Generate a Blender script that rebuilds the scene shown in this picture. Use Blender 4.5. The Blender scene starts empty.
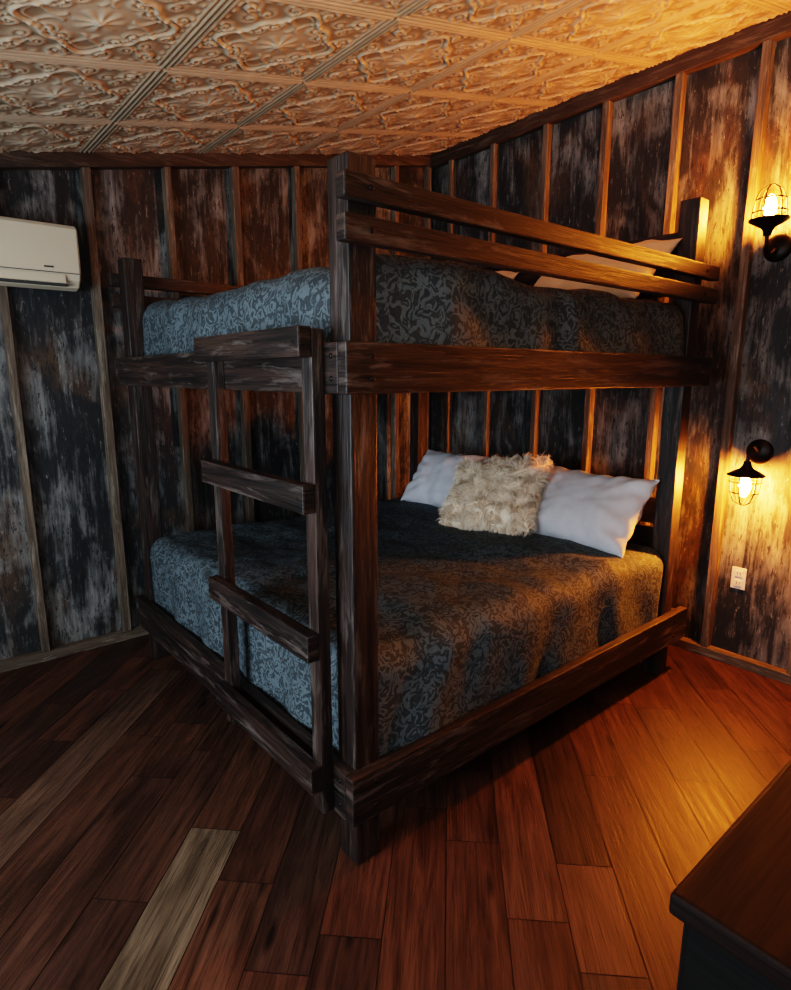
import bpy, bmesh, math, random
import numpy as np
from mathutils import Vector, Matrix, noise
random.seed(7)
rng=np.random.default_rng(7)
sc=bpy.context.scene
COL=sc.collection
# ---------------- room constants ----------------
XW,YW=2.405,2.277          # head wall, side wall (inner faces)
XF,YN=-2.45,-2.2           # unseen walls
SL=.205
def ceil_z(x): return 3.09-SL*(XW-x)
# ---------------- helpers ----------------
def link(o,parent=None):
    COL.objects.link(o)
    if parent: o.parent=parent
    return o
def empty(name,loc=(0,0,0)):
    o=bpy.data.objects.new(name,None); o.empty_display_size=.1; o.location=loc
    return link(o)
def smooth(me,on=True):
    me.polygons.foreach_set('use_smooth',[on]*len(me.polygons))
def mesh_obj(name,verts,faces,mat=None,parent=None,sm=False):
    me=bpy.data.meshes.new(name); me.from_pydata([tuple(v) for v in verts],[],faces); me.update()
    if mat: me.materials.append(mat)
    if sm: smooth(me)
    return link(bpy.data.objects.new(name,me),parent)
def uv_box(bm,off=None):
    uvl=bm.loops.layers.uv.verify()
    xs=[v.co for v in bm.verts]
    ext=[max(c[i] for c in xs)-min(c[i] for c in xs) for i in range(3)]
    L=max(range(3),key=lambda i:ext[i])
    o=(random.uniform(0,40),random.uniform(0,40)) if off is None else off
    for f in bm.faces:
        n=f.normal; k=max(range(3),key=lambda i:abs(n[i]))
        ax=[i for i in range(3) if i!=k]
        if L in ax: a=L; b=[i for i in ax if i!=L][0]
        else: a,b=ax
        for l in f.loops:
            c=l.vert.co
            l[uvl].uv=(c[a]+o[0],c[b]+o[1]+k*.37)
def add_box(bm,lo,hi,bev=.004,seg=1,rough=0,off=None):
    b=bmesh.new(); bmesh.ops.create_cube(b,size=1)
    lo,hi=Vector(lo),Vector(hi)
    for v in b.verts:
        v.co=Vector([lo[i]+(hi[i]-lo[i])*(v.co[i]+.5) for i in range(3)])
    if bev: bmesh.ops.bevel(b,geom=b.edges[:],offset=bev,segments=seg,affect='EDGES',profile=.6)
    b.normal_update()
    uv_box(b,off)
    me=bpy.data.meshes.new('t'); b.to_mesh(me); b.free()
    bm.from_mesh(me); bpy.data.meshes.remove(me)
def obj_from_bm(name,bm,mat,parent=None,sm=False):
    me=bpy.data.meshes.new(name); bm.to_mesh(me); bm.free()
    if mat: me.materials.append(mat)
    if sm: smooth(me)
    return link(bpy.data.objects.new(name,me),parent)
def board(name,lo,hi,mat,parent=None,bev=.004,seg=2):
    bm=bmesh.new(); add_box(bm,lo,hi,bev,seg)
    return obj_from_bm(name,bm,mat,parent)
def lathe(name,prof,mat,parent,loc=(0,0,0),rot=(0,0,0),seg=40,sm=True):
    vs=[];fs=[]
    n=len(prof)
    for i in range(seg):
        a=2*math.pi*i/seg
        for r,z in prof: vs.append((r*math.cos(a),r*math.sin(a),z))
    for i in range(seg):
        j=(i+1)%seg
        for k in range(n-1): fs.append((i*n+k,j*n+k,j*n+k+1,i*n+k+1))
    o=mesh_obj(name,vs,fs,mat,parent,sm)
    bm=bmesh.new(); bm.from_mesh(o.data); bmesh.ops.remove_doubles(bm,verts=bm.verts,dist=1e-5); bmesh.ops.recalc_face_normals(bm,faces=bm.faces); bm.to_mesh(o.data); bm.free()
    if sm: smooth(o.data)
    o.location=loc;o.rotation_euler=rot
    return o
def tube(name,pts,r,mat,parent,cyc=False,loc=(0,0,0)):
    cu=bpy.data.curves.new(name,'CURVE'); cu.dimensions='3D'; cu.bevel_depth=r; cu.bevel_resolution=4; cu.use_fill_caps=True
    s=cu.splines.new('POLY'); s.points.add(len(pts)-1)
    for p,q in zip(s.points,pts): p.co=(*q,1)
    s.use_cyclic_u=cyc
    cu.materials.append(mat)
    o=bpy.data.objects.new(name,cu); o.location=loc
    return link(o,parent)
# ---------------- material helpers ----------------
class M:
    def __init__(s,name):
        s.m=bpy.data.materials.new(name); s.m.use_nodes=True
        s.t=s.m.node_tree; s.N=s.t.nodes; s.b=s.N['Principled BSDF']
    def n(s,ty,**k):
        x=s.N.new(ty)
        for a,v in k.items():
            if a[0]=='_': x.inputs[a[1:].replace('_',' ')].default_value=v
            else: setattr(x,a,v)
        return x
    def l(s,a,b): s.t.links.new(a,b)
    def mapping(s,src,scale,loc=(0,0,0),rot=(0,0,0)):
        m=s.n('ShaderNodeMapping'); m.inputs['Scale'].default_value=scale; m.inputs['Location'].default_value=loc; m.inputs['Rotation'].default_value=rot
        s.l(src,m.inputs['Vector']); return m.outputs[0]
    def noise(s,vec,scale,detail=4,rough=.5,dist=0):
        x=s.n('ShaderNodeTexNoise'); x.inputs['Scale'].default_value=scale; x.inputs['Detail'].default_value=detail; x.inputs['Roughness'].default_value=rough; x.inputs['Distortion'].default_value=dist
        s.l(vec,x.inputs['Vector']); return x.outputs['Fac']
    def ramp(s,fac,stops,interp='LINEAR'):
        x=s.n('ShaderNodeValToRGB'); r=x.color_ramp; r.interpolation=interp
        while len(r.elements)<len(stops): r.elements.new(.5)
        for e,(p,c) in zip(r.elements,stops):
            e.position=p; e.color=(*c,1) if not isinstance(c,(int,float)) else (c,c,c,1)
        s.l(fac,x.inputs[0]); return x.outputs[0]
    def mix(s,fac,a,b,mode='MIX'):
        x=s.n('ShaderNodeMix',data_type='RGBA',blend_type=mode)
        for i,v in ((0,fac),(6,a),(7,b)):
            if isinstance(v,(int,float)): x.inputs[i].default_value=v
            elif isinstance(v,tuple): x.inputs[i].default_value=(*v,1)
            else: s.l(v,x.inputs[i])
        return x.outputs[2]
    def math(s,op,a,b=0,c=0):
        x=s.n('ShaderNodeMath',operation=op)
        for i,v in enumerate((a,b,c)):
            if isinstance(v,(int,float)): x.inputs[i].default_value=v
            else: s.l(v,x.inputs[i])
        return x.outputs[0]
    def bump(s,h,strength=.5,dist=.01):
        x=s.n('ShaderNodeBump'); x.inputs['Strength'].default_value=strength; x.inputs['Distance'].default_value=dist
        s.l(h,x.inputs['Height']); s.l(x.outputs[0],s.b.inputs['Normal'])
    def color(s,c): s.l(c,s.b.inputs['Base Color'])
    def rough(s,c):
        if isinstance(c,(int,float)): s.b.inputs['Roughness'].default_value=c
        else: s.l(c,s.b.inputs['Roughness'])
def simple(name,col,rough=.5,metal=0,emit=None,es=0):
    m=M(name); m.b.inputs['Base Color'].default_value=(*col,1); m.b.inputs['Roughness'].default_value=rough; m.b.inputs['Metallic'].default_value=metal
    if emit: m.b.inputs['Emission Color'].default_value=(*emit,1); m.b.inputs['Emission Strength'].default_value=es
    return m.m
def wood(name,stops,rough=.45,gs=(2.2,46,1),bump=.35,wear=None,spec=.5):
    m=M(name); uv=m.n('ShaderNodeUVMap').outputs[0]
    g=m.noise(m.mapping(uv,gs),1,4,.65,.6)
    fine=m.noise(m.mapping(uv,(6,260,1)),1,2,.6)
    big=m.noise(m.mapping(uv,(1.3,7,1)),1,2,.5,.8)
    f=m.math('ADD',m.math('MULTIPLY',g,.6),m.math('MULTIPLY',big,.4))
    c=m.ramp(f,stops)
    v=m.n('ShaderNodeTexVoronoi'); v.inputs['Scale'].default_value=1; m.l(m.mapping(uv,(2.6,11,1)),v.inputs['Vector'])
    knot=m.ramp(v.outputs['Distance'],[(.02,.12),(.12,1)])
    c=m.mix(.85,c,knot,'MULTIPLY')
    c=m.mix(m.ramp(fine,[(.35,.6),(.6,0)]),c,tuple(x*.35 for x in stops[0][1]))
    if wear:
        w=m.noise(m.mapping(uv,(3,22,1),(5,3,0)),1,4,.75,.3)
        c=m.mix(m.ramp(w,[(.53,0),(.66,.65)]),c,wear)
    m.color(c)
    m.rough(m.ramp(g,[(.3,rough-.1),(.7,rough+.15)])); m.b.inputs['Specular IOR Level'].default_value=spec
    m.bump(m.math('ADD',g,m.math('MULTIPLY',fine,.6)),bump,.004)
    return m.m
bedwood=wood('dark_stained_pine',[(.36,(.007,.0055,.005)),(.5,(.023,.013,.010)),(.66,(.068,.034,.022))],.48,gs=(2.0,40,1),bump=.75,wear=(.125,.10,.086))
studwood=wood('weathered_stud_wood',[(.3,(.05,.036,.026)),(.5,(.13,.095,.068)),(.72,(.27,.21,.15))],.7,wear=(.30,.265,.22))
platewood=wood('dark_beam_wood',[(.3,(.02,.012,.008)),(.5,(.05,.03,.02)),(.72,(.11,.07,.045))],.6,wear=(.13,.10,.075))
dresserwood=wood('black_painted_wood',[(.3,(.004,.0035,.0035)),(.6,(.007,.006,.005)),(.8,(.011,.009,.008))],.7,bump=.1,spec=.2)
dressertop=wood('espresso_top',[(.3,(.008,.0035,.0025)),(.6,(.013,.006,.004)),(.8,(.020,.009,.005))],.6,bump=.1,spec=.2)
# wall panels
m=M('distressed_wall_panel')
co=m.n('ShaderNodeTexCoord').outputs['Object']
st=m.noise(m.mapping(co,(11,11,1.5)),1,5,.66,.7)
st2=m.noise(m.mapping(co,(48,48,2.6),(3,1,7)),1,4,.7,.5)
patch=m.noise(m.mapping(co,(4.2,4.2,2.4),(2,7,5)),1,3,.6,.8)
bl=m.noise(m.mapping(co,(2.6,2.6,1.6),(9,4,2)),1,3,.6,.6)
base=m.ramp(bl,[(.38,(.011,.014,.017)),(.52,(.020,.020,.021)),(.66,(.080,.047,.028))])
s_=m.math('ADD',m.math('MULTIPLY',st,.36),m.math('MULTIPLY',st2,.22))
s_=m.math('ADD',s_,m.math('MULTIPLY',patch,.42))
c=m.mix(m.ramp(s_,[(.482,0),(.54,.38),(.63,.9)]),base,(.26,.26,.25))
scr=m.noise(m.mapping(co,(70,70,16),(1,8,3)),1,4,.8,.3)
c=m.mix(m.ramp(scr,[(.60,0),(.68,.5)]),c,(.36,.345,.32))
c=m.mix(m.ramp(scr,[(.38,.9),(.46,0)]),c,(.008,.008,.009))
m.color(c); m.rough(m.ramp(st,[(.3,.5),(.7,.8)]))
m.bump(m.math('ADD',st2,scr),.25,.006)
wallmat=m.m
# floor
m=M('hardwood_planks')
uv=m.n('ShaderNodeUVMap').outputs[0]
at=m.n('ShaderNodeAttribute',attribute_name='rnd'); rv=at.outputs['Fac']
g=m.noise(m.mapping(uv,(1.5,22,1)),1,5,.68,1.6)
fine=m.noise(m.mapping(uv,(7,210,1)),1,2,.6)
big=m.noise(m.mapping(uv,(1.6,5,1)),1,2,.5,.5)
c1=m.ramp(rv,[(0,(.038,.019,.013)),(.25,(.098,.040,.023)),(.5,(.058,.027,.018)),(.72,(.130,.058,.033)),(.86,(.042,.021,.015)),(.93,(.130,.074,.048)),(.97,(.14,.10,.065)),(1,(.145,.103,.068))])
c=m.mix(1,c1,m.ramp(g,[(.28,.34),(.5,.95),(.72,1.55)]),'MULTIPLY')
c=m.mix(m.ramp(big,[(.30,.6),(.50,0)]),c,(.018,.008,.005))
c=m.mix(m.ramp(fine,[(.3,.6),(.5,0)]),c,(.012,.006,.004))
v=m.n('ShaderNodeTexVoronoi'); v.inputs['Scale'].default_value=1; m.l(m.mapping(uv,(2.2,8,1)),v.inputs['Vector'])
c=m.mix(m.ramp(v.outputs['Distance'],[(.05,.95),(.15,0)]),c,(.008,.004,.003))
m.color(c); m.rough(m.ramp(g,[(.3,.36),(.7,.54)])); m.b.inputs['Specular IOR Level'].default_value=.38
m.bump(m.math('ADD',m.math('MULTIPLY',fine,.5),g),.45,.003)
floormat=m.m
# ceiling tin
m=M('embossed_tin_ceiling')
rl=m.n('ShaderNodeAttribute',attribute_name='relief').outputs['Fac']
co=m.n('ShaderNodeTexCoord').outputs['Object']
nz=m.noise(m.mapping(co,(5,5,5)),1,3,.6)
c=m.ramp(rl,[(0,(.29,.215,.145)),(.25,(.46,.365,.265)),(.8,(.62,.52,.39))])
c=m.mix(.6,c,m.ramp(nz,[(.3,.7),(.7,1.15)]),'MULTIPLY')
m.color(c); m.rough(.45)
tinmat=m.m
# bedspread damask
m=M('damask_bedspread')
co=m.n('ShaderNodeTexCoord').outputs['Object']
wn=m.n('ShaderNodeTexNoise'); wn.inputs['Scale'].default_value=17; wn.inputs['Detail'].default_value=1; m.l(co,wn.inputs['Vector'])
vm=m.n('ShaderNodeVectorMath',operation='MULTIPLY_ADD'); m.l(wn.outputs['Color'],vm.inputs[0]); vm.inputs[1].default_value=(.08,.08,.08); m.l(co,vm.inputs[2])
v=m.n('ShaderNodeTexVoronoi'); v.inputs['Scale'].default_value=18; m.l(vm.outputs[0],v.inputs['Vector'])
rings=m.math('SINE',m.math('MULTIPLY',v.outputs['Distance'],22))
leaf=m.noise(vm.outputs[0],36,1,.5,1.4)
pat=m.math('ADD',m.math('MULTIPLY',rings,.34),m.math('MULTIPLY',m.math('SUBTRACT',leaf,.5),3.0))
pfs=m.ramp(m.math('ADD',m.math('MULTIPLY',pat,.5),.5),[(.44,0),(.56,1)])
weave=m.noise(co,420,1,.5)
c=m.mix(pfs,(.030,.041,.047),(.092,.122,.138))
c=m.mix(.5,c,m.ramp(weave,[(.3,.55),(.7,1.35)]),'MULTIPLY')
m.color(c); m.rough(.75)
m.bump(m.math('ADD',pfs,m.math('MULTIPLY',weave,.4)),.5,.004)
spread=m.m
def cloth(name,col,r=.85):
    m=M(name); co=m.n('ShaderNodeTexCoord').outputs['Object']
    w=m.noise(co,300,1,.5); w2=m.noise(co,14,3,.6)
    m.color(m.mix(.4,col,m.ramp(w2,[(.3,.8),(.7,1.1)]),'MULTIPLY')); m.rough(r)
    m.bump(m.math('ADD',m.math('MULTIPLY',w,.2),w2),.3,.008); return m.m
pillowmat=cloth('white_cotton',(.68,.69,.73))
creammat=cloth('cream_cotton',(.66,.58,.44))
furmat=simple('cream_faux_fur',(.94,.80,.64),.8)
blackmetal=simple('blackened_bronze',(.02,.015,.012),.4,.8)
darkbronze=simple('bolt_bronze',(.012,.009,.007),.5,.6)
acmat=simple('warm_lit_plastic',(.62,.53,.40),.4)  # white casing; the warm light on it is put into this colour
acdark=simple('vent_dark_plastic',(.05,.05,.05),.5)
outletmat=simple('outlet_plastic',(.75,.73,.68),.35)
slotmat=simple('outlet_slot',(.02,.02,.02),.5)
bulbmat=simple('amber_filament_glow',(1,.6,.25),.4,0,(1,.29,.035),3300)
m=M('clear_jar_glass'); 
tr=m.n('ShaderNodeBsdfTransparent'); tr.inputs[0].default_value=(1,.93,.82,1)
gl=m.n('ShaderNodeBsdfGlossy'); gl.inputs['Roughness'].default_value=.05
mx=m.n('ShaderNodeMixShader'); mx.inputs[0].default_value=.08
m.l(tr.outputs[0],mx.inputs[1]); m.l(gl.outputs[0],mx.inputs[2]); m.l(mx.outputs[0],m.N['Material Output'].inputs[0])
jarmat=m.m
# ---------------- floor ----------------
bm=bmesh.new(); layer=bm.faces.layers.float.new('rnd'); uvl=bm.loops.layers.uv.verify()
PW=.172; r2=math.sqrt(.5)
def plank(u0,u1,v0,v1,rv):
    g=.0013
    u0+=g;u1-=g;v0+=g;v1-=g
    o=(random.uniform(0,60),random.uniform(0,60))
    def P(u,v,z): return Vector(((u-v)*r2,(u+v)*r2,z))
    uvT=[(u0,v0),(u1,v0),(u1,v1),(u0,v1)]
    tv=[bm.verts.new(P(a,b,0)) for a,b in uvT]
    f=bm.faces.new(tv); f[layer]=rv
    for l,q in zip(f.loops,uvT): l[uvl].uv=(q[0]+o[0],q[1]+o[1])
def inroom(u,v,mg=.5):
    x=(u-v)*r2;y=(u+v)*r2
    return XF-mg<x<XW+mg and YN-mg<y<YW+mg
for k in range(-26,26):
    v0=.412+k*PW
    if k==0: cuts=[-4.6,-3.3,-2.4,-1.35,-.47,.171,1.2,2.5,3.6,5]
    else:
        cuts=[-5+random.uniform(0,.8)]
        while cuts[-1]<5: cuts.append(cuts[-1]+random.choice([.4,.6,.8,1.1,1.4])*random.uniform(.85,1.15))
    for a,b in zip(cuts[:-1],cuts[1:]):
        if not any(inroom(a+(b-a)*q/6,v0+PW/2,.25) for q in range(7)): continue
        rv=random.uniform(0,.93)
        if k==0 and abs(a+.47)<.01: rv=1
        plank(a,b,v0,v0+PW,rv)
for co_,no in (((XW+.02,0,0),(1,0,0)),((XF-.02,0,0),(-1,0,0)),((0,YW+.02,0),(0,1,0)),((0,YN-.02,0),(0,-1,0))):
    bmesh.ops.bisect_plane(bm,geom=bm.verts[:]+bm.edges[:]+bm.faces[:],plane_co=co_,plane_no=no,clear_outer=True)
nb=len(bm.faces)
add_box(bm,(XF-.1,YN-.1,-.1),(XW+.1,YW+.1,-.003),0)
bm.normal_update()
bm.faces.ensure_lookup_table()
for f in bm.faces[nb:]: f.material_index=1
floor=obj_from_bm('floor',bm,floormat)
floor.data.materials.append(simple('floor_gap_shadow',(.004,.002,.0015),.9))
# ---------------- walls ----------------
def prism(name,poly,axis,a,b,mat):
    n=len(poly)
    mk=(lambda h,z,t:(h,t,z)) if axis=='y' else (lambda h,z,t:(t,h,z))
    vs=[mk(h,z,a) for h,z in poly]+[mk(h,z,b) for h,z in poly]
    fs=[tuple(range(n)),tuple(range(2*n-1,n-1,-1))]+[(i,i+n,(i+1)%n+n,(i+1)%n) for i in range(n)]
    o=mesh_obj(name,vs,fs,mat)
    bmm=bmesh.new(); bmm.from_mesh(o.data); bmesh.ops.recalc_face_normals(bmm,faces=bmm.faces); bmm.to_mesh(o.data); bmm.free()
    return o
prism('wall_left',[(XF-.1,0),(XW+.1,0),(XW+.1,ceil_z(XW+.1)),(XF-.1,ceil_z(XF-.1))],'y',YW,YW+.1,wallmat)
prism('wall_right',[(YN,0),(YW,0),(YW,ceil_z(XW)),(YN,ceil_z(XW))],'x',XW,XW+.1,wallmat)
# wall behind the camera with a window
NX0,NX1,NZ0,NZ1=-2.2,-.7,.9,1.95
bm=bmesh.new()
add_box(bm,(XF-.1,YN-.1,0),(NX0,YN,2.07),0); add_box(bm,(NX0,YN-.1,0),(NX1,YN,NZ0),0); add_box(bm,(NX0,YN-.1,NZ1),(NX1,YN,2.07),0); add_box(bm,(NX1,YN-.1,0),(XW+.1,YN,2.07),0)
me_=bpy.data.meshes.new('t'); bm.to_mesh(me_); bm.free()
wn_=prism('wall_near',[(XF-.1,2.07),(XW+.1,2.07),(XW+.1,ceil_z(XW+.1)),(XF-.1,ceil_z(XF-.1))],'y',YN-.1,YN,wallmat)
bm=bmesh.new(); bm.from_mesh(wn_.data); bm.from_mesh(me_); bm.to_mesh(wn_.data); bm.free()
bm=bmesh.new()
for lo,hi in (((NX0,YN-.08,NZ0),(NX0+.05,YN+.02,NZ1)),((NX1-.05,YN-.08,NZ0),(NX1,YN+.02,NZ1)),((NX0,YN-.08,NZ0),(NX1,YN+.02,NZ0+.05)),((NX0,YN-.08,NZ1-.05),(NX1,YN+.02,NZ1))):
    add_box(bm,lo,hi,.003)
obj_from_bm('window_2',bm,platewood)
WY0,WY1,WZ0,WZ1=-.9,1.1,.75,1.85
zt=ceil_z(XF)
bm=bmesh.new()
for lo,hi in (((XF-.1,YN,0),(XF,WY0,zt)),((XF-.1,WY1,0),(XF,YW,zt)),((XF-.1,WY0,0),(XF,WY1,WZ0)),((XF-.1,WY0,WZ1),(XF,WY1,zt))):
    add_box(bm,lo,hi,0)
obj_from_bm('wall_foot',bm,wallmat)
bm=bmesh.new()
for lo,hi in (((XF-.08,WY0,WZ0),(XF+.02,WY0+.05,WZ1)),((XF-.08,WY1-.05,WZ0),(XF+.02,WY1,WZ1)),((XF-.08,WY0,WZ0),(XF+.02,WY1,WZ0+.05)),((XF-.08,WY0,WZ1-.05),(XF+.02,WY1,WZ1)),((XF-.06,.08,WZ0),(XF-.02,.12,WZ1))):
    add_box(bm,lo,hi,.003)
obj_from_bm('window_1',bm,platewood)
SW,SD=.04,.05
def studs_y(name,xs,mat):
    bm=bmesh.new()
    for x in xs: add_box(bm,(x-SW/2+random.uniform(-.004,.004),YW-SD,.05),(x+SW/2,YW,ceil_z(x)-.07),.003)
    return obj_from_bm(name,bm,mat)
studs_y('trim_1',[-2.05,-1.64,-1.23,-.82,-.41,.01,.42,.82,1.23,1.63,2.04,2.36],studwood)
bm=bmesh.new()
for y in [2.02,1.63,1.21,.81,.40,-.0,-.42,-.83,-1.24,-1.65,-2.05]:
    add_box(bm,(XW-SD,y-SW/2,.05),(XW,y+SW/2,ceil_z(XW)-.08),.003)
obj_from_bm('trim_2',bm,studwood)
board('baseboard_left',(XF,YW-SD-.005,0),(XW,YW,.05),studwood)
board('baseboard_right',(XW-SD-.005,YN,0),(XW,YW-SD-.006,.05),studwood)
board('trim_3',(XW-.06,YN,ceil_z(XW)-.1),(XW,YW,ceil_z(XW)-.012),platewood)
tp=prism('trim_4',[(XF,ceil_z(XF)-.075),(XW-.06,ceil_z(XW-.06)-.075),(XW-.06,ceil_z(XW-.06)-.005),(XF,ceil_z(XF)-.005)],'y',YW-.06,YW,platewood)
bmm=bmesh.new(); bmm.from_mesh(tp.data); uv_box(bmm); bmm.to_mesh(tp.data); bmm.free()
# ---------------- ceiling ----------------
ang=math.atan(SL)
ce=prism('ceiling',[(XF-.15,ceil_z(XF-.15)),(XW+.1,ceil_z(XW+.1)),(XW+.1,ceil_z(XW+.1)+.08),(XF-.15,ceil_z(XF-.15)+.08)],'y',YN-.1,YW+.1,platewood)
TS=.61; NT=120
g1=np.linspace(-1,1,NT); U,V=np.meshgrid(g1,g1,indexing='ij')
au,av=np.abs(U),np.abs(V); mxr=np.maximum(au,av); mnr=np.minimum(au,av)
rho=np.sqrt(U*U+V*V)+1e-6; th=np.arctan2(V,U)
G=lambda d,w: np.exp(-(d/w)**2)
H=np.zeros_like(U)
H+= .9*G(mxr-.965,.018)+.7*G(mxr-.90,.02)
H+= .5*G(mxr-.84,.025)*(.5+.5*np.cos(mnr*math.pi*14))
R=.63+.085*np.cos(4*th)+.045*np.cos(8*th)
H+= 1.0*G(rho-R,.028)+.45*G(rho-R+.09,.016)
H+= .55*np.clip(1-(rho/.55)**2,0,1)
H+= .7*np.clip(1-rho/.26,0,1)**.5*(.5+.5*np.cos(8*th))*(rho<.26)+ .8*G(rho,.06)
def spiral(cx,cy,r,turn,sgn,a,b):
    dx,dy=a-cx,b-cy; d=np.sqrt(dx*dx+dy*dy)+1e-6; p=np.arctan2(dy,dx)
    return G(d,r)*(.5+.5*np.sin(sgn*p+turn*np.log(d/r+.12)*2.2))
for (cx,cy,r,t_,s_) in ((.70,.70,.14,3,1),(.40,.28,.12,3,-1),(.76,.22,.11,3,1),(.60,.46,.09,2.5,-1)):
    H+=.85*spiral(cx,cy,r,t_,s_,mxr if cx!=cy else au,mnr if cx!=cy else av)
H+=.5*G(mnr-.10*np.sin(mxr*12)-.12,.03)*((mxr>.3)&(mxr<.8))
H+=.5*G(np.abs(au-av)-.08*(1+np.cos(rho*14))*.5,.02)*((rho>.75)&(rho<1.15))
rel=np.clip(H/1.4,0,1)
zz=-.0095*np.minimum(H,1.8)
vs=np.stack([U*TS/2,V*TS/2,zz],-1).reshape(-1,3)
fs=[(i*NT+j,(i)*NT+j+1,(i+1)*NT+j+1,(i+1)*NT+j) for i in range(NT-1) for j in range(NT-1)]
tme=bpy.data.meshes.new('tin_tile'); tme.from_pydata(vs.tolist(),[],fs); tme.update(); smooth(tme)
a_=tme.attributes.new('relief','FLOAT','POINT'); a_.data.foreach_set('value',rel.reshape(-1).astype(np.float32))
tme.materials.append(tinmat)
ux=Vector((math.cos(ang),0,math.sin(ang)))
i=0
LX=(XW-XF)/math.cos(ang)
nx=int(LX/TS)+1; ny=int((YW-YN)/TS)+1
YPH=YW+.08
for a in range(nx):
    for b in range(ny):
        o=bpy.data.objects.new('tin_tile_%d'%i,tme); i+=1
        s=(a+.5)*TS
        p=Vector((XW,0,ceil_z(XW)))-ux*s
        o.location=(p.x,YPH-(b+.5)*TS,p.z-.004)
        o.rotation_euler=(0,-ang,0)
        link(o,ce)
# ---------------- bunk bed ----------------
L,W=2.115,1.998
bed=empty('bunk_bed',(0,0,0))
B=lambda n,lo,hi,bev=.005: board(n,lo,hi,bedwood,bed,bev)
t=.04;pp=.13
PX0,PX1=1.935,2.02
B('post_1',(t,t,0),(pp,pp,2.047))
B('post_2',(t,W-pp,0),(pp,W-t,2.053))
B('post_3',(PX0,t,0),(PX1,pp,2.27))
B('post_4',(PX0,W-pp,0),(PX1,W-t,2.27))
for nm,z0,z1 in (('lower',.18,.335),('middle',1.453,1.587)):
    B('side_rail_%s_front'%nm,(0,0,z0),(L,t,z1))
    B('side_rail_%s_back'%nm,(0,W-t,z0),(L,W,z1))
    B('end_rail_%s_foot'%nm,(0,t,z0),(t,W-t,z1))
    B('end_rail_%s_head'%nm,(PX1,t,z0),(PX1+t,W-t,z1))
    zt_=z0+.07
    B('cleat_%s_1'%nm,(pp,t,z0+.02),(PX0,t+.04,zt_))
    B('cleat_%s_2'%nm,(pp,W-t-.04,z0+.02),(PX0,W-t,zt_))
    for q in range(12):
        x=.15+q*(L-.45)/11
        B('slat_%s_%d'%(nm,q),(x,t+.002,zt_),(x+.09,W-t-.002,zt_+.02),.002)
B('guard_rail_1',(.002,0,1.829),(L-.01,t,1.894)); B('guard_rail_2',(.002,0,1.930),(L-.01,t,1.990))
B('guard_rail_back_1',(0,W-t,1.829),(L,W,1.894)); B('guard_rail_back_2',(0,W-t,1.930),(L,W,1.990))
for k,(z0,z1) in enumerate(((.62,.75),(.77,.90),(1.87,2.0),(2.02,2.15))):
    B('headboard_plank_%d'%k,(1.985,pp,z0),(2.018,W-pp,z1))
for k,(y0,y1) in enumerate(((.10,.155),(.725,.78))):
    B('ladder_upright_%d'%k,(-.04,y0,.186),(0,y1,1.622 if k==0 else 1.61))
for k,(z0,z1) in enumerate(((.27,.355),(.695,.777),(1.13,1.21),(1.548,1.627))):
    B('ladder_rung_%d'%k,(-.08,.098,z0),(-.04,.785,z1))
def bolt(n,p,ax,r=1):
    rot=(0,-math.pi/2,0) if ax=='x' else (math.pi/2,0,0)
    lathe(n,[(0,.004*r),(.004*r,.004*r),(.0065*r,.002*r),(.0075*r,0)],darkbronze,bed,p,rot,16)
k=0
for z0,z1 in ((.18,.335),(1.453,1.587)):
    for z in (z0+.04,z1-.035):
        for x in (.085,PX0+.04): bolt('bolt_%d'%k,(x,0,z),'y');k+=1
        for y in (.07,W-.085): bolt('bolt_%d'%k,(0,y,z),'x');k+=1
for z in (1.86,1.96):
    for x in (.085,PX0+.04): bolt('bolt_%d'%k,(x,0,z),'y');k+=1
for z in (.31,.736,1.17,1.59):
    for y in (.125,.752): bolt('bolt_%d'%k,(-.08,y,z+random.uniform(-.012,.012)),'x',.6);k+=1
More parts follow.
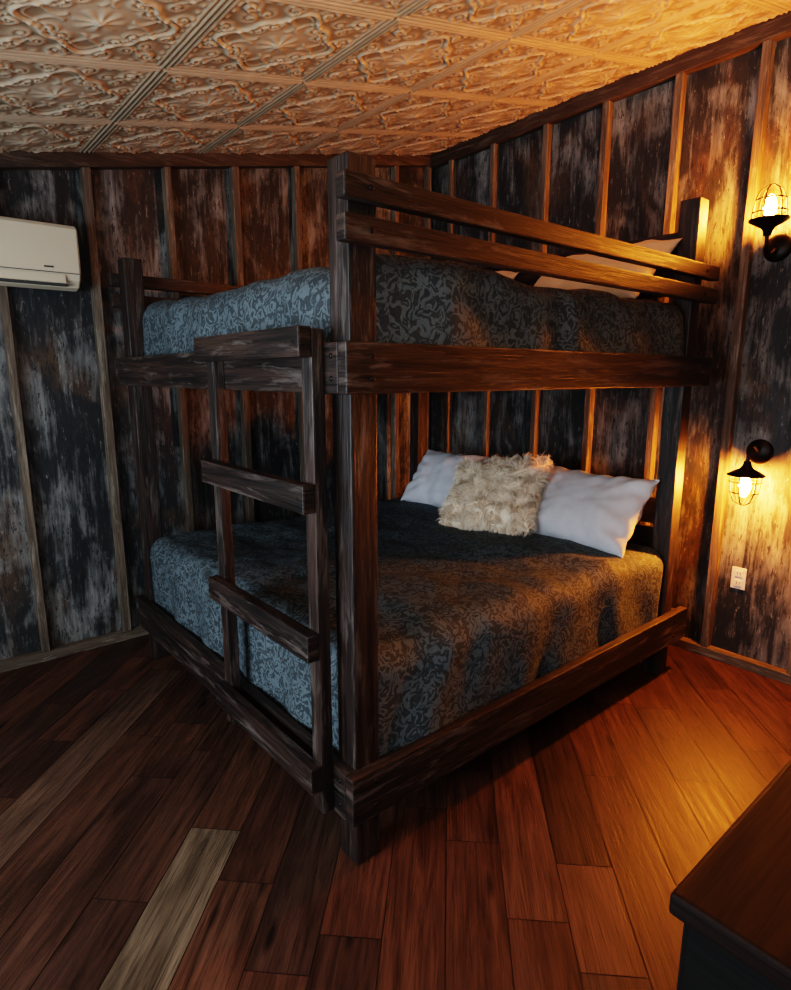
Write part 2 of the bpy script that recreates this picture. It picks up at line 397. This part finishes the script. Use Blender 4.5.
# ---------------- soft bedding ----------------
def soft_box(name,lo,hi,r,mat,amp=.012,seed=0,n=(110,100,22),sag=0,parent=None):
    lo=np.array(lo);hi=np.array(hi);c=(lo+hi)/2;h=(hi-lo)/2
    vs=[];idx={};fs=[]
    def vert(i,j,k):
        key=(i,j,k)
        if key in idx: return idx[key]
        p=np.array([i/n[0]*2-1,j/n[1]*2-1,k/n[2]*2-1])*h
        q=np.clip(p,-(h-r),h-r)
        if p[2]<0: q[2]=p[2]
        d=p-q; l=np.linalg.norm(d)
        if l>1e-9: p2=q+d/l*min(r,l)
        else: p2=p
        w=p2+c
        nrm=d/l if l>1e-9 else np.array([0,0,0])
        P=Vector(w)*1.0
        s=Vector((seed*7.3,seed*3.1,0))
        f=noise.fractal(P*2.1+s,1,2,4)*amp*1.2+noise.noise(P*7+s)*amp*.45
        side=max(abs(nrm[0]),abs(nrm[1]))
        zrel=(w[2]-lo[2])/(hi[2]-lo[2])
        fold=side*amp*.9*math.sin((w[0]+w[1])*17+3*noise.noise(P*3+s))*(1-zrel*.6)
        w=w+nrm*(fold+f*.7)+np.array([0,0,f*(1 if zrel>.5 else 0)])
        if zrel>.5: w[2]-=sag*(1-min(1,((w[0]-c[0])/h[0])**2))*(1-min(1,((w[1]-c[1])/h[1])**2))
        idx[key]=len(vs); vs.append(tuple(w)); return idx[key]
    for a in range(n[0]):
        for b in range(n[1]):
            for k in (0,n[2]):
                q=[vert(a,b,k),vert(a+1,b,k),vert(a+1,b+1,k),vert(a,b+1,k)]
                fs.append(q if k else q[::-1])
    for a in range(n[0]):
        for k in range(n[2]):
            for b in (0,n[1]):
                q=[vert(a,b,k),vert(a+1,b,k),vert(a+1,b,k+1),vert(a,b,k+1)]
                fs.append(q if b==0 else q[::-1])
    for b in range(n[1]):
        for k in range(n[2]):
            for a in (0,n[0]):
                q=[vert(a,b,k),vert(a,b+1,k),vert(a,b+1,k+1),vert(a,b,k+1)]
                fs.append(q if a else q[::-1])
    return mesh_obj(name,vs,fs,mat,parent,True)
soft_box('bedspread',(.06,.05,.272),(1.985,W-.06,.675),.10,spread,.014,1,sag=.012)
soft_box('bedspread',(.10,.055,1.545),(1.975,W-.11,1.835),.09,spread,.013,4,sag=.005)
def pillow(name,w,h,T,mat,loc,rot,seed=0,n=44,wr=.012):
    vs=[];fs=[]
    idx={}
    def pt(i,j,s):
        edge=i in(0,n) or j in (0,n)
        key=(i,j,0 if edge else s)
        if key in idx: return idx[key]
        u=math.sin((i/n-.5)*math.pi); v=math.sin((j/n-.5)*math.pi)
        x=w/2*u*(1-.07*(1-v*v)); y=h/2*v*(1-.09*(1-u*u))
        th=T/2*max(0,(1-abs(u)**2.4)*(1-abs(v)**2.4))**.5
        P=Vector((x,y,s*.3+seed))
        f=noise.fractal(P*6,1,2,4)*wr*(1 if th>.01 else .4)
        rad=math.sin(math.atan2(v,u)*14+noise.noise(P*4)*5)*wr*.35*min(1,(u*u+v*v))*(th>0)
        z=s*th*(1-.12*(v<0)*v)+s*(f+rad)
        if edge: z=noise.noise(P*5)*.01
        idx[key]=len(vs); vs.append((x,y,z)); return idx[key]
    for s in (1,-1):
        for i in range(n):
            for j in range(n):
                q=[pt(i,j,s),pt(i+1,j,s),pt(i+1,j+1,s),pt(i,j+1,s)]
                fs.append(q if s>0 else q[::-1])
    o=mesh_obj(name,vs,fs,mat,None,True)
    o.matrix_world=Matrix.Translation(loc)@rot
    return o
def lean(tilt,yawd=0,roll=0):
    ex=Vector((0,-1,0)); ey=Vector((math.cos(tilt),0,math.sin(tilt))); ez=ex.cross(ey)
    Mx=Matrix((ex,ey,ez)).transposed().to_4x4()
    return Matrix.Rotation(yawd,4,'Z')@Mx@Matrix.Rotation(roll,4,'Z')
pillow('pillow',.66,.44,.21,pillowmat,(1.79,.44,.835),lean(math.radians(50),math.radians(-2)),1,wr=.020)
pillow('pillow',.64,.42,.20,pillowmat,(1.82,1.44,.84),lean(math.radians(50),math.radians(3)),5,wr=.020)
fp=pillow('fur_pillow',.56,.46,.17,furmat,(1.62,.90,.855),lean(math.radians(50),math.radians(4),math.radians(10)),9)
pillow('pillow',.70,.44,.16,creammat,(1.78,.46,1.965),lean(math.radians(40),math.radians(-3)),11)
pillow('pillow',.70,.44,.16,creammat,(1.78,1.40,1.955),lean(math.radians(36),math.radians(3)),13)
me=fp.data; vco=[v.co.copy() for v in me.vertices]; vno=[v.normal.copy() for v in me.vertices]
polys=[tuple(p.vertices) for p in me.polygons]
SV=[];SF=[]
down=fp.matrix_world.to_3x3().inverted()@Vector((0,0,-1))
areas=np.array([p.area for p in me.polygons]); pr=areas/areas.sum()
pick=rng.choice(len(polys),size=15000,p=pr)
for f in pick:
    a,b,c_,d=polys[f]; s,q=random.random(),random.random()
    p=(vco[a]*(1-s)+vco[b]*s)*(1-q)+(vco[d]*(1-s)+vco[c_]*s)*q
    nn=(vno[a]+vno[c_]).normalized()
    cl=Vector((noise.noise(p*16),noise.noise(p*16+Vector((5,5,5))),noise.noise(p*16+Vector((9,1,4)))))
    dr=(nn*.75+cl*1.6+down*.35+Vector([random.uniform(-.22,.22) for _ in range(3)])).normalized()
    ln=random.uniform(.032,.06)
    sd=dr.cross(Vector((random.uniform(-1,1),random.uniform(-1,1),random.uniform(-1,1)))).normalized()*.0016
    p1=p+dr*ln*.55; p2=p+(dr+down*.45+cl*.5).normalized()*ln
    k=len(SV); SV+= [p-sd,p+sd,p1-sd*.8,p1+sd*.8,p2]
    SF+=[(k,k+1,k+3,k+2),(k+2,k+3,k+4)]
base=len(vco)
nm=bpy.data.meshes.new('fur_pillow'); nm.from_pydata([tuple(v) for v in vco+SV],[],[tuple(p) for p in polys]+[tuple(x+base for x in f) for f in SF]); nm.update(); smooth(nm); nm.materials.append(furmat)
fp.data=nm
# ---------------- air conditioner ----------------
ac=empty('air_conditioner',(0,0,0))
prof=[(0,1.925),(.10,1.915),(.145,1.925),(.18,1.955),(.195,1.99),(.198,2.10),(.197,2.19),(.185,2.205),(.16,2.212),(0,2.212)]
X0,X1=-.93,-.095
n=len(prof); vs=[];fs=[]
for x in (X0,X0+.008,X1-.008,X1):
    ins=.006 if x in (X0,X1) else 0
    cy_,cz_=.09,2.06
    for d,z in prof:
        vs.append((x,YW-max(0,d-ins if d>cy_ else d),z+(ins if z<cz_ else -ins)))
for s in range(3):
    for i in range(n): fs.append((s*n+i,s*n+(i+1)%n,(s+1)*n+(i+1)%n,(s+1)*n+i))
fs+=[tuple(range(n)),tuple(range(4*n-1,3*n-1,-1))]
o=mesh_obj('housing',vs,fs,acmat,ac); bmm=bmesh.new(); bmm.from_mesh(o.data); bmesh.ops.recalc_face_normals(bmm,faces=bmm.faces); bmm.to_mesh(o.data); bmm.free()
board('louver',(X0+.07,YW-.196,1.938),(X1-.07,YW-.188,1.978),acmat,ac,.003)
board('vent_gap',(X0+.06,YW-.189,1.928),(X1-.06,YW-.12,1.936),acdark,ac,.001)
board('panel_seam',(X0+.01,YW-.1985,1.984),(X1-.01,YW-.19,1.987),acdark,ac,0)
board('display',(X1-.16,YW-.200,2.005),(X1-.12,YW-.196,2.012),acdark,ac,0)
# ---------------- sconces ----------------
def sconce(y,zb,up):
    e=empty('wall_sconce',(XW,y,zb)); s=1 if up else -1
    lathe('backplate',[(0,.026),(.02,.026),(.045,.020),(.058,.012),(.062,.006),(.062,0)],blackmetal,e,(0,0,0),(0,-math.pi/2,0),48)
    dx=-.145
    arm=[(dx*math.sin(q*math.pi/2)-.015*(1-q),0,-s*.045*math.sin(q*math.pi)+s*.06*q**3) for q in np.linspace(0,1,16)]
    tube('arm',arm,.009,blackmetal,e)
    prof=[(.0,.035),(.016,.035),(.020,.055),(.030,.070),(.060,.086),(.082,.10),(.084,.106),(.078,.107),(.050,.098),(.02,.092),(0,.092)]
    lathe('holder',[(r,s*(z)) for r,z in prof],blackmetal,e,(dx,0,0),seg=40)
    lathe('jar',[(.042,s*.10),(.050,s*.125),(.050,s*.180),(.042,s*.21),(.02,s*.228),(0,s*.231)],jarmat,e,(dx,0,0),seg=24)
    lathe('bulb',[(0,s*.105),(.013,s*.115),(.028,s*.155),(.020,s*.187),(0,s*.200)],bulbmat,e,(dx,0,0),seg=10)
    for k in range(6):
        a=k*math.pi/3
        pts=[(r*math.cos(a),r*math.sin(a),s*z) for r,z in ((.070,.104),(.068,.14),(.061,.19),(.045,.23),(.014,.25),(0,.252))]
        tube('cage_wire_%d'%k,pts,.0032,blackmetal,e,loc=(dx,0,0))
    for k,(r,z) in enumerate(((.070,.135),(.062,.188))):
        tube('cage_ring_%d'%k,[(r*math.cos(a),r*math.sin(a),s*z) for a in np.linspace(0,2*math.pi,33)[:-1]],.0032,blackmetal,e,True,(dx,0,0))
sconce(-.125,2.09,True)
sconce(-.15,1.13,False)
# ---------------- outlet ----------------
ou=empty('wall_outlet',(0,0,0))
board('plate',(XW-.007,-.155,.405),(XW,-.085,.52),outletmat,ou,.002)
for k,z in enumerate((.437,.488)):
    board('socket_%d'%k,(XW-.010,-.138,z-.017),(XW-.006,-.102,z+.017),outletmat,ou,.0015)
    for q,yy in enumerate((-.128,-.114)):
        board('slot_%d_%d'%(k,q),(XW-.0108,yy-.0012,z-.006),(XW-.0098,yy+.0012,z+.008),slotmat,ou,0)
# ---------------- dresser ----------------
dr=empty('dresser',(0,0,0))
board('top',(-.165,-1.50,.765),(1.05,-.98,.80),dressertop,dr,.008,3)
board('body',(-.14,-1.48,.06),(1.03,-1.00,.765),dresserwood,dr,.004)
for a in range(2):
    for b in range(3):
        x0=-.12+a*.58
        board('drawer_%d_%d'%(a,b),(x0,-1.0,.09+b*.225),(x0+.55,-.985,.29+b*.225),dresserwood,dr,.004)
        lathe('knob_%d_%d'%(a,b),[(0,.025),(.012,.023),(.014,.017),(.006,.01),(.006,0)],blackmetal,dr,(x0+.275,-.985,.19+b*.225),(-math.pi/2,0,0),20)
for k,(x,y) in enumerate(((-.13,-1.47),(.98,-1.47),(-.13,-1.05),(.98,-1.05))):
    board('foot_%d'%k,(x,y,0),(x+.045,y+.045,.06),dresserwood,dr)
# ---------------- unseen uplight behind the camera, added to brighten the ceiling ----------------
fl=empty('added_floor_lamp',(-.1,-1.85,0))
lathe('base',[(0,.03),(.02,.03),(.12,.015),(.14,.005),(.14,0),(0,0)],blackmetal,fl)
tube('pole',[(0,0,.02),(0,0,1.55)],.012,blackmetal,fl)
lathe('bowl',[(.012,1.54),(.05,1.55),(.12,1.60),(.16,1.66),(.155,1.66),(.115,1.607),(.05,1.56),(0,1.555)],blackmetal,fl)  # rim shaped to keep the added light off the upper bunk
# ---------------- lights ----------------
w=bpy.data.worlds.new('world'); sc.world=w; w.use_nodes=True
w.node_tree.nodes['Background'].inputs[0].default_value=(.45,.6,.8,1); w.node_tree.nodes['Background'].inputs[1].default_value=.4
def win(name,loc,rot,sx,sy,e,col):
    la=bpy.data.lights.new(name,'AREA'); la.shape='RECTANGLE'; la.size=sx; la.size_y=sy; la.energy=e; la.color=col
    lo=bpy.data.objects.new(name,la); lo.location=loc; lo.rotation_euler=rot; link(lo)
win('window_daylight',(XF-.12,(WY0+WY1)/2,(WZ0+WZ1)/2),(0,-math.pi/2,0),WZ1-WZ0,WY1-WY0,98,(.78,.90,1))
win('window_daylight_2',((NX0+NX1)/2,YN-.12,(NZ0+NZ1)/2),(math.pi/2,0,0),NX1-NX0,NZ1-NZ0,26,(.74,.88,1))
l=bpy.data.lights.new('ceiling_fill_spot','SPOT'); l.energy=165; l.color=(1,.66,.37); l.shadow_soft_size=.03; l.spot_size=math.radians(160); l.spot_blend=.3  # fill spot added for the ceiling, set inside the made-up bowl
o=bpy.data.objects.new('ceiling_fill_spot',l); o.location=(-.1,-1.85,1.635); o.rotation_euler=(math.pi,0,0); link(o)
# ---------------- camera ----------------
p,yaw=.1942,.874
cam=bpy.data.cameras.new('camera'); co_=bpy.data.objects.new('camera',cam); link(co_)
cam.sensor_fit='HORIZONTAL'; cam.sensor_width=36; cam.lens=36*605.15/791; cam.clip_start=.02
fw=Vector((math.cos(yaw)*math.cos(p),math.sin(yaw)*math.cos(p),-math.sin(p)))
co_.location=(-.9131,-1.2851,1.5); co_.rotation_euler=fw.to_track_quat('-Z','Y').to_euler()
sc.camera=co_
sc.view_settings.view_transform='Filmic'
try: sc.view_settings.look='High Contrast'
except Exception: pass
sc.view_settings.exposure=0.0
